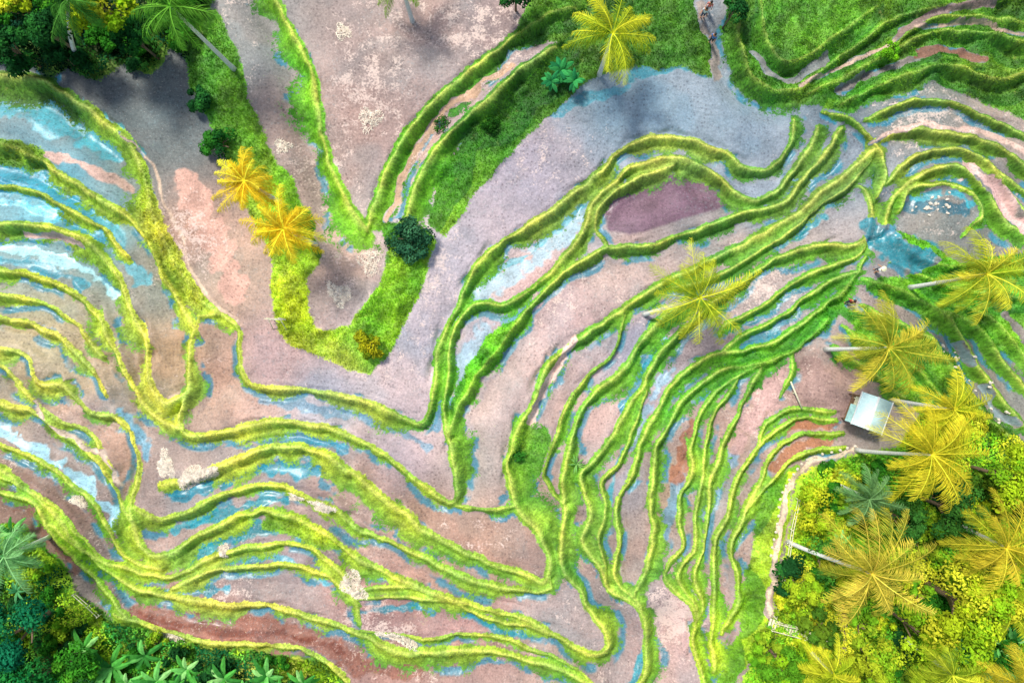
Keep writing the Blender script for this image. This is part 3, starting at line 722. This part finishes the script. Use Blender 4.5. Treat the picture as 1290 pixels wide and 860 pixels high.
shrub('shrub',256,130,20,DG,3,'low dark green shrub on a shaded bank','shrub',SG,.1)
shrub('shrub',465,438,22,[(206,200,40),(180,184,36),(130,160,34)],4,'yellow-green shrub at the corner of a grassy bank','shrub',SG,.05,.2,1600)
shrub('shrub',1119,68,14,[(140,210,40),(110,180,40)],5,'small bright green shrub on a dark grassy bank','shrub',SG,.1,.18,900)
shrub('shrub',620,156,15,[(50,106,34),(40,90,30)],6,'small dark shrub on a grassy slope','shrub',SG,.05,.16,900)
shrub('shrub',655,575,12,[(70,150,50),(60,130,44)],61,'tiny green shrub on a grassy bund','shrub',SG,0,.15,600)
shrub('shrub',555,155,12,[(60,126,40),(60,116,44)],62,'tiny green shrub on a grassy bund','shrub',SG,0,.15,500)
TR='broadleaf trees around the terraces'
shrub('broadleaf_tree',135,14,44,YY,7,'tree with a bright yellow-green crown in dark forest','tree',TR,5,.3,3600)
shrub('broadleaf_tree',18,4,30,YY,8,'small yellow-green tree at the forest edge','tree',TR,5,.28,2200)
shrub('broadleaf_tree',60,40,34,DG,9,'dark green tree crown in forest shade','tree',TR,4,.28,2600)
shrub('broadleaf_tree',170,50,26,DG,10,'dark green tree crown in forest shade','tree',TR,3,.26,2000)
shrub('broadleaf_tree',10,60,30,DG,31,'dark green tree crown in forest shade','tree',TR,3,.26,2000)
shrub('broadleaf_tree',1215,762,66,YY,11,'broad tree with a dense lemon-yellow crown','tree',TR,4,.3,6000)
shrub('broadleaf_tree',1268,600,44,[(190,220,44),(150,204,44)],12,'lime-green tree crown beside golden palms','tree',TR,4,.28,3000)
shrub('broadleaf_tree',1150,790,36,[(180,210,44),(140,190,40)],13,'yellow-green tree among tropical shrubs','tree',TR,3,.26,2600)
shrub('broadleaf_tree',1195,640,40,[(56,110,46),(72,130,50)],14,'dark green tree crown between palms','tree',TR,3,.26,2600)
shrub('broadleaf_tree',1040,700,30,[(70,134,50),(94,164,56)],34,'mid green tree crown between palms','tree',TR,2.5,.26,2000)
shrub('broadleaf_tree',1130,650,32,[(66,124,50),(84,142,50)],35,'dark green tree crown between palms','tree',TR,2.5,.26,2000)
shrub('broadleaf_tree',980,830,34,[(160,206,40),(110,176,44)],36,'bright yellow-green tree beside a footpath','tree',TR,2,.26,2400)
shrub('broadleaf_tree',1100,830,36,[(190,206,50),(150,196,44)],37,'yellow tree crown among tropical shrubs','tree',TR,2.5,.26,2600)
shrub('broadleaf_tree',30,790,56,[(30,124,84),(44,146,88),(26,100,68)],15,'large dark emerald tree crown beside terraces','tree',TR,3,.3,5000)
shrub('broadleaf_tree',40,860,50,[(34,136,70),(54,156,70)],16,'emerald green tree at the foot of the terraces','tree',TR,3,.3,3600)
shrub('broadleaf_tree',100,830,34,BG,17,'mid green leafy tree beside banana plants','tree',TR,2,.28,2400)
shrub('broadleaf_tree',925,14,20,DG,18,'small dark tree beside a footpath','tree',TR,2,.22,1400)
shrub('broadleaf_tree',650,-6,24,DG,19,'dark tree crown leaning over a terrace','tree',TR,2,.24,1400)
shrub('broadleaf_tree',1022,640,32,[(180,210,44),(210,216,50)],20,'bright yellow-green tree beside a footpath','tree',TR,1.5,.25,2400)
shrub('broadleaf_tree',1010,740,28,[(160,204,44),(190,214,50)],33,'bright yellow-green tree beside a footpath','tree',TR,1.5,.25,2000)
var=[(crown_mesh('crown',1.0,p,300+i,900,.8,.2,9)) for i,p in enumerate([YY,YGc,BG,DG,[(232,208,50),(200,196,48)],[(120,156,44),(84,130,40)]])]
stemv=join_tubes('stem',[tube([(0,0,-.2),(0.05,0,.35),(0,.05,.8)],[.07,.05,.02],6),tube([(0,0,.2),(.3,.1,.6)],[.04,.015],5),tube([(0,0,.2),(-.25,.2,.6)],[.04,.015],5)],MBARK)
def scatter(poly,n,ch,labs,bounds,rmin,rmax,avoid=()):
    c=0;tries=0; pts=[]
    while c<n and tries<5000:
        tries+=1
        x=random.uniform(bounds[0],bounds[1]);y=random.uniform(bounds[2],bounds[3])
        if not inpoly(poly,np.array([[x]]),np.array([[y]]))[0,0]: continue
        if any((x-a)**2+(y-b)**2<(d)**2 for a,b,d in pts+list(avoid)): continue
        r=random.uniform(rmin,rmax); pts.append((x,y,r*.9/S*.9))
        i=random.choice(ch)
        root=add('shrub',None,loc=ground(x,y),label=labs[i],category='shrub',group='thicket of tropical shrubs')
        root.scale=(r,r,r*random.uniform(.8,1.3)); root.rotation_euler=(0,0,random.uniform(0,6.28))
        add('stem',stemv,root); add('crown',var[i],root,loc=(0,0,.1)); c+=1
LB=['lemon-yellow leafy shrub in a dense thicket','yellow-green leafy shrub in a dense thicket','mid-green leafy shrub in a dense thicket','dark green leafy shrub in a dense thicket','amber leafy shrub in a dense thicket','olive green leafy shrub in a dense thicket']
AV=[(1060,800,16),(1055,840,16),(1000,790,24),(1095,525,36)]
scatter(FOREST[0],70,[0,1,1,2,2,0,5,3,1],LB,(950,1300,585,870),.9,2.1,AV)
scatter(FOREST[1],38,[1,2,2,3,3],LB,(-10,450,660,870),.8,1.7)
scatter(FOREST[2],24,[3,3,3,2],LB,(-10,270,-10,95),1.0,2.0)
# ---------------------------------------------------------------- banana plants
def broad_plant(px,py,L,nl,pal,seed,lab,name='banana_plant',cat='banana plant',w=.26,height=1.2,grp='banana plants below the terraces'):
    r=np.random.default_rng(seed); bs=ground(px,py)
    root=add(name,None,loc=bs,label=lab,category=cat,group=grp)
    Vs=[];Cs=[]
    for i in range(nl):
        a=2*math.pi*i/nl+r.uniform(-.3,.3); el=math.radians(r.uniform(15,65)); n=8
        pos=np.array([0,0,height]); c=lin(pal[r.integers(len(pal))])*r.uniform(.8,1.2)
        prev=None
        LL=L*r.uniform(.8,1.15)
        for s in range(n+1):
            u=s/n; e=el-math.radians(75)*u
            d=np.array([math.cos(a)*math.cos(e),math.sin(a)*math.cos(e),math.sin(e)])
            sd=np.array([-math.sin(a),math.cos(a),0])
            wd=L*w*.5*math.sin(math.pi*min(.97,max(.04,u*.95+.04)))**.6*(1 if s%2 else .88)
            cur=(pos-sd*wd+np.array([0,0,-.1*wd]),pos+np.array([0,0,.05]),pos+sd*wd+np.array([0,0,-.1*wd]))
            if prev is not None:
                Vs.append(np.array([prev[0],prev[1],cur[1],cur[0]])); Vs.append(np.array([prev[1],prev[2],cur[2],cur[1]]))
                Cs.append(np.repeat((c*r.uniform(.85,1.0))[None],4,0)); Cs.append(np.repeat((c*r.uniform(1.0,1.2))[None],4,0))
            prev=cur; pos=pos+d*LL/n
    V=np.concatenate(Vs);C=np.concatenate(Cs)
    add('leaves',mesh_np('leaves',V,np.arange(len(V)).reshape(-1,4),ML,C),root)
    v,f=tube([(0,0,-.2),(0,0,height*.6),(0,0,height+.05)],[.11,.09,.05],8); add('stem',pymesh('stem',v,f,MBARK),root)
BP=[(110,185,90),(80,160,64),(150,210,120),(60,130,54)]
for i,(x,y,L) in enumerate([(118,808,1.9),(150,832,2.1),(186,822,1.8),(205,850,2.0),(238,840,1.7),(95,848,2.),(286,850,1.8),(340,846,1.9),(385,856,1.7),(262,866,1.8),(150,868,2.),(316,868,1.7),(20,668,1.5),(1240,830,1.9),(1185,815,1.8),(1262,800,1.7),(1050,680,1.6),(170,850,1.8),(225,866,1.8),(360,872,1.8),(130,850,1.7)]):
    broad_plant(x,y,L,9,BP,500+i,'banana plant with broad arching pale green leaves')
for i,(x,y,L) in enumerate([(706,92,1.3),(722,108,1.0),(694,106,1.0)]):
    broad_plant(x,y,L,11,[(40,120,70),(60,150,80)],600+i,'leafy plant with broad blue-green leaves on a bank','leafy_plant','plant',.36,1.0,'broad-leaved plants on the bank')
broad_plant(727,585,.95,14,[(150,190,110),(120,170,90)],610,'small pale green rosette plant on a terrace bund','rosette_plant','plant',.13,.3,'rosette plant')
broad_plant(30,740,1.2,12,[(90,160,100),(60,130,80)],611,'spiky green plant in dark foliage','rosette_plant','plant',.2,.8,'rosette plant')
# ---------------------------------------------------------------- straw piles
MSTRAW=leaf_mat('dry_straw',.1)
def straw_pile(px,py,a,b,rot,lab,seed,n=1400):
    r=np.random.default_rng(seed); bs=ground(px,py)
    rr=np.sqrt(r.uniform(0,1,n)); th=r.uniform(0,6.283,n)
    wob=1+.25*np.sin(th*3+seed)+.15*np.sin(th*5)
    lx=rr*np.cos(th)*a*wob; ly=rr*np.sin(th)*b*wob
    cx,sx=math.cos(rot),math.sin(rot); wx=lx*cx-ly*sx; wy=lx*sx+ly*cx
    zz=.12*(1-rr**2)*r.uniform(.4,1,n)+.03
    gz=samp(Z,px+wx/S,py-wy/S)-bs.z
    c=np.stack([wx,wy,zz+gz],1); nr=r.normal(size=(n,3))*.25+np.array([0,0,1.]); nr/=np.linalg.norm(nr,axis=1,keepdims=True)
    sz=r.uniform(.2,.5,n); V=leaf_arrays(c,nr,sz,.06+0*sz,r)
    col=lin((236,212,192))*r.uniform(.75,1.15,(n,1))
    add('straw_pile',mesh_np('straw_pile',V,np.arange(n*4).reshape(-1,4),MSTRAW,np.repeat(col,4,0)),loc=bs,label=lab,category='straw pile',group='heaps of cut rice straw')
for i,(x,y,a,b,r,n) in enumerate([(246,600,1.9,.75,.35,1700),(207,586,.65,1.15,.2,1000),(427,370,1.1,.8,-.7,700),(444,738,.8,1.4,.6,1100),(404,640,1.1,.5,-.3,700),(370,628,.7,.35,-.2,400),(90,634,.7,.4,-.6,400),(500,806,2.0,.4,-.45,700),(210,806,1.3,.4,-.2,500),(280,695,.4,.6,0,300),(466,330,.9,1.1,.2,350),(355,183,.6,.6,0,200),(466,150,1.0,.9,.4,300),(432,40,.6,.7,.4,200)]):
    straw_pile(x,y,a,b,r,'pale heap of cut rice straw on wet mud',700+i,n)
# ---------------------------------------------------------------- hut
def box(x0_,x1_,y0_,y1_,z0_,z1_):
    V=[(x0_,y0_,z0_),(x1_,y0_,z0_),(x1_,y1_,z0_),(x0_,y1_,z0_),(x0_,y0_,z1_),(x1_,y0_,z1_),(x1_,y1_,z1_),(x0_,y1_,z1_)]
    F=[(0,3,2,1),(4,5,6,7),(0,1,5,4),(1,2,6,5),(2,3,7,6),(3,0,4,7)]
    return V,F
hp=ground(1093,521)
hpos=unproj(1098,520,hp.z+2.3); hpos.z=hp.z
hut=add('hut',None,loc=hpos,label='small open hut with pale mint sheet-metal gable roof',category='hut')
hut.rotation_euler=(0,0,math.radians(-20)); hut.scale=(1.02,1.02,1.0)
def roof_slope(x_eave,z_eave,z_ridge,l,n=60):
    V=[];F=[]
    for i in range(n+1):
        y=-l/2+l*i/n; c=.012*math.sin(i*math.pi/2*1.0+.4)
        V+= [(0,y,z_ridge+c),(x_eave,y,z_eave+c),(0,y,z_ridge+c-.03),(x_eave,y,z_eave+c-.03)]
    for i in range(n):
        a=i*4;b=a+4
        F+= [(a,b,b+1,a+1),(a+2,a+3,b+3,b+2),(a+1,b+1,b+3,a+3)]
    return V,F
roofl=[roof_slope(-1.25,2.3,2.55,2.8),roof_slope(1.35,2.3,2.55,2.8)]
add('roof',join_tubes('roof',roofl,MROOF),hut)
add('roof_trim',join_tubes('roof_trim',[box(-.09,.09,-1.43,1.43,2.56,2.60),box(-1.33,-1.26,-1.43,1.43,2.22,2.32),box(1.36,1.43,-1.43,1.43,2.22,2.32)],MWHITE,False),hut)
for x,y in ((-1,-1.1),(1,-1.1),(-1,1.1),(1,1.1)):
    v,f=tube([(x,y,-.4),(x,y,2.25)],[.06,.05],8); add('post',pymesh('post',v,f,MWOOD),hut)
fl=[box(-1.1,1.1,-1.2+i*.3,-.92+i*.3,.42,.47) for i in range(8)]
add('floor',join_tubes('floor',fl,MWOOD,False),hut)
add('bench',join_tubes('bench',[box(-.95,-.6,-1,1,.85,.9),box(-.9,-.85,-.9,-.8,.47,.85),box(-.9,-.85,.8,.9,.47,.85)],MBAM,False),hut)
add('awning',join_tubes('awning',[roof_slope(-.5,1.75,1.95,1.5,30)],plain('grey_sheet_metal',(150,190,184),.6,.2,3)),hut,loc=(-1.1,-.55,0))
def ptube(a,b,r,za=0,zb=0,org=None):
    A=ground(*a)+Vector((0,0,za))-org; B=ground(*b)+Vector((0,0,zb))-org
    M=(A+B)/2
    return tube([A,M,B],[r,r*.95,r*.9],7)
def thing(name,org,lab,cat,grp=None):
    o=add(name,None,loc=org,label=lab,category=cat)
    if grp:o['group']=grp
    return o
o=ground(1000,495); p_=thing('bamboo_pole',o,'pale bamboo pole propped over wet mud','pole'); v,f=ptube((993,480),(1009,514),.07,.5,.25,o); add('pole',pymesh('pole',v,f,MBAM),p_); 
v,f=tube([(0,0,-.3),(0,0,.4)],[.05,.05],7); add('prop',pymesh('prop',v,f,MBAM),p_)
def fence(pts,lab,grp,h=1.0,every=1.4,name='bamboo_fence'):
    P=smooth(pts,every/S); o=ground(*P[0]); f_=thing(name,o,lab,'fence',grp)
    for p in P:
        q=ground(*p)-o; v,f=tube([q+Vector((0,0,-.3)),q+Vector((0,0,h))],[.045,.04],6); add('post',pymesh('post',v,f,MBAM),f_)
    for hh in (h*.5,h*.92):
        path=[ground(*p)-o+Vector((.05,0,hh)) for p in P]; v,f=tube(path,[.035]*len(path),6); add('rail',pymesh('rail',v,f,MBAM),f_)
fence([(1004,628),(994,665),(988,705),(980,740),(974,775)],'low bamboo railing beside a curving footpath','bamboo fences')
fence([(972,780),(1000,786),(1034,800)],'pale bamboo fence across a path','bamboo fences',1.2,.9)
fence([(968,789),(998,796),(1030,808)],'pale bamboo fence across a path','bamboo fences',1.2,.9)
fence([(90,750),(108,765),(124,776)],'short pale bamboo fence at a terrace foot','bamboo fences',.8,.9)
o=ground(1000,792); br=thing('footbridge',o,'small plank footbridge between bamboo rails','footbridge')
pl=[]
for i in range(18):
    t_=i/17; c=(970+62*t_,784+20*t_); q=unproj(c[0],c[1],o.z+.35)-o
    v,f=box(-.09,.09,-.38,.38,-.03,.03)
    an=math.radians(-17); v=[(x*math.cos(an)-y*math.sin(an)+q.x,x*math.sin(an)+y*math.cos(an)+q.y,z+q.z) for x,y,z in v]; pl.append((v,f))
add('deck',join_tubes('deck',pl,MBAM,False),br)
for s in (-3,3):
    v,f=tube([unproj(968,783+s,o.z+.25)-o,unproj(1034,804+s,o.z+.25)-o],[.07,.07],7); add('beam',pymesh('beam',v,f,MWOOD),br)
o=ground(352,402); gt_=thing('bamboo_gate',o,'small bamboo gate standing on a grassy terrace corner','gate')
for dx in (-.55,.55):
    v,f=tube([(dx,0,-.3),(dx*.9,.05,1.7)],[.05,.04],7); add('post',pymesh('post',v,f,MBAM),gt_)
for z,yy in ((1.65,.05),(1.15,.03),(.6,0)):
    v,f=tube([(-.75,yy-.06,z),(.75,yy-.06,z+.08)],[.035,.03],7); add('rail',pymesh('rail',v,f,MBAM),gt_)
for dx in (-.55,.55):
    v,f=tube([(dx,-.9,-.1),(dx*.9,0,1.4)],[.04,.03],7); add('brace',pymesh('brace',v,f,MBAM),gt_)
def stone_mesh(seed):
    r=random.Random(seed); V=[];F=[]
    for j,(z,k_) in enumerate(((0,.9),(.6,1.),(1,.6))):
        for i in range(8):
            a=i*math.pi/4; q=k_*(1+r.uniform(-.15,.15)); V.append((.15*q*math.cos(a),.12*q*math.sin(a),.16*z))
    for j in range(2):
        for i in range(8): F.append((j*8+i,j*8+(i+1)%8,j*8+8+(i+1)%8,j*8+8+i))
    F.append(tuple(range(16,24))); return pymesh('edging_stone',V,F,MSTONE,False)
sm=[stone_mesh(i) for i in range(3)]
for i,p in enumerate(smooth([(1078,562),(1040,573),(1008,592),(990,622),(980,660),(972,700)],8.5)):
    o_=add('edging_stone',sm[i%3],loc=ground(*p),label='pale edging stone beside a footpath',category='stone',group='stones edging the footpath'); o_.rotation_euler=(0,0,i*1.3)
for i in range(40):
    x,y=[(1205,445),(1240,485),(1270,525),(1165,258),(1195,262),(1185,252),(1215,455),(1172,264)][i%8]; x+=random.uniform(-14,14); y+=random.uniform(-10,10)
    o_=add('field_stone',sm[i%3],loc=ground(x,y)-Vector((0,0,.03)),label='pale stone in shallow water',category='stone',group='stones in the stream bed'); s_=random.uniform(.6,1.4); o_.scale=(s_,s_*.8,s_); o_.rotation_euler=(0,0,i)
# ---------------------------------------------------------------- people
def skin_obj(name,verts,edges,rad,mat,parent):
    me=bpy.data.meshes.new(name); me.from_pydata(verts,edges,[]); me.materials.append(mat)
    o=add(name,me,parent)
    o.modifiers.new('Skin','SKIN')
    for i,r in enumerate(rad):
        sv=me.skin_vertices[0].data[i]; sv.radius=(r,r); sv.use_root=(i==0)
    s=o.modifiers.new('Sub','SUBSURF'); s.levels=1; s.render_levels=2
    return o
SKIN=plain('skin',(176,124,92),.6,.08,4); HAIR=plain('dark_hair',(36,28,24),.7,.2,30)
def person(px,py,rot,shirt,trou,lab,arms=.2,hat=None):
    g_=ground(px,py); root=add('person',None,loc=g_,label=lab,category='person'); root.rotation_euler=(0,0,rot)
    a=arms
    V=[(0,0,.92),(0,0,1.12),(0,-.01,1.38),(0,0,1.48),(0,.02,1.56),(0,.02,1.66),
       (.17,0,1.38),(.24,.02,1.12),(.27,.02+a*.6,.9+a*.3),(.28,.06+a*.7,.82+a*.3),
       (-.17,0,1.38),(-.24,.02,1.12),(-.27,.02+a*.3,.88),(-.28,.06+a*.3,.79),
       (.09,0,.86),(.10,.1,.48),(.10,.02,.08),(.11,.17,.03),(-.09,0,.86),(-.10,-.03,.48),(-.10,-.16,.08),(-.11,-.02,.03)]
    E=[(0,1),(1,2),(2,3),(3,4),(4,5),(2,6),(6,7),(7,8),(8,9),(2,10),(10,11),(11,12),(12,13),(0,14),(14,15),(15,16),(16,17),(0,18),(18,19),(19,20),(20,21)]
    Rr=[.12,.11,.12,.05,.085,.09,.055,.045,.035,.04,.055,.045,.035,.04,.085,.06,.045,.04,.085,.06,.045,.04]
    skin_obj('body',V,E,Rr,SKIN,root)
    sh=plain('shirt',shirt,.8,.1,10); tr=plain('trousers',trou,.8,.1,10)
    skin_obj('shirt',[V[1],V[0],V[2],V[6],V[7],V[10],V[11]],[(0,1),(0,2),(2,3),(3,4),(2,5),(5,6)],[.14,.145,.15,.08,.068,.08,.068],sh,root)
    skin_obj('trousers',[V[0],V[14],V[15],(V[16][0],V[16][1],.2),V[18],V[19],(V[20][0],V[20][1]+.02,.2)],[(0,1),(1,2),(2,3),(0,4),(4,5),(5,6)],[.135,.1,.075,.06,.1,.075,.06],tr,root)
    Vh=[];Fh=[];ns=12
    R1=.24 if hat else .112
    prof=[(R1,1.66 if hat else 1.62),(R1*.95,1.68 if hat else 1.68),(.1,1.72),(.06,1.77 if hat else 1.755),(.01,1.79 if hat else 1.77)]
    for r_,z in prof:
        for i in range(ns): Vh.append((r_*math.cos(i*2*math.pi/ns),.015+r_*math.sin(i*2*math.pi/ns),z))
    for j in range(4):
        for i in range(ns): Fh.append((j*ns+i,j*ns+(i+1)%ns,(j+1)*ns+(i+1)%ns,(j+1)*ns+i))
    Fh.append(tuple(range(4*ns,5*ns)))
    add('hat' if hat else 'hair',pymesh('hair',Vh,Fh,plain('straw_hat',hat,.8,.1,20) if hat else HAIR),root)
person(884,22,2.6,(235,235,238),(60,70,100),'person in a white shirt walking on a narrow path',.5)
person(897,50,2.4,(90,130,190),(50,50,60),'person in a blue shirt following along a narrow path',.3)
person(890,14,2.7,(220,120,110),(210,210,210),'person in a coral top standing on a narrow path',.4)
person(1102,341,1.0,(230,232,235),(70,70,80),'person in a white shirt at the edge of a pond',.5,(235,220,180))
person(1070,380,-.5,(196,70,60),(60,60,80),'person in a red shirt walking along a grassy bund',.5)
# ---------------------------------------------------------------- light, sky, camera
SUN_EL=math.radians(57); AZ=math.radians(-36)
sunv=Vector((math.sin(AZ)*math.cos(SUN_EL),math.cos(AZ)*math.cos(SUN_EL),math.sin(SUN_EL)))
sl=bpy.data.lights.new('sun','SUN'); sl.energy=3.7; sl.angle=math.radians(9.0); sl.color=(1,.965,.9)
so=bpy.data.objects.new('sun',sl); COL.objects.link(so); so.rotation_euler=sunv.to_track_quat('Z','Y').to_euler()
w=bpy.data.worlds.new('World'); scene.world=w; w.use_nodes=True; t=w.node_tree; t.nodes.clear()
sk=t.nodes.new('ShaderNodeTexSky'); sk.sky_type='NISHITA'; sk.sun_disc=False; sk.sun_elevation=SUN_EL; sk.sun_rotation=AZ; sk.dust_density=2.0
bg=t.nodes.new('ShaderNodeBackground'); bg.inputs[1].default_value=.15; wo=t.nodes.new('ShaderNodeOutputWorld')
t.links.new(sk.outputs[0],bg.inputs[0]); t.links.new(bg.outputs[0],wo.inputs[0])
cam=bpy.data.cameras.new('camera'); cam.lens=36*H/(1290*S); cam.sensor_width=36; cam.clip_end=3000; cam.clip_start=.5
co=bpy.data.objects.new('camera',cam); COL.objects.link(co); co.location=(0,0,H); scene.camera=co
scene.view_settings.view_transform='Standard'; scene.view_settings.look='None'; scene.view_settings.exposure=0
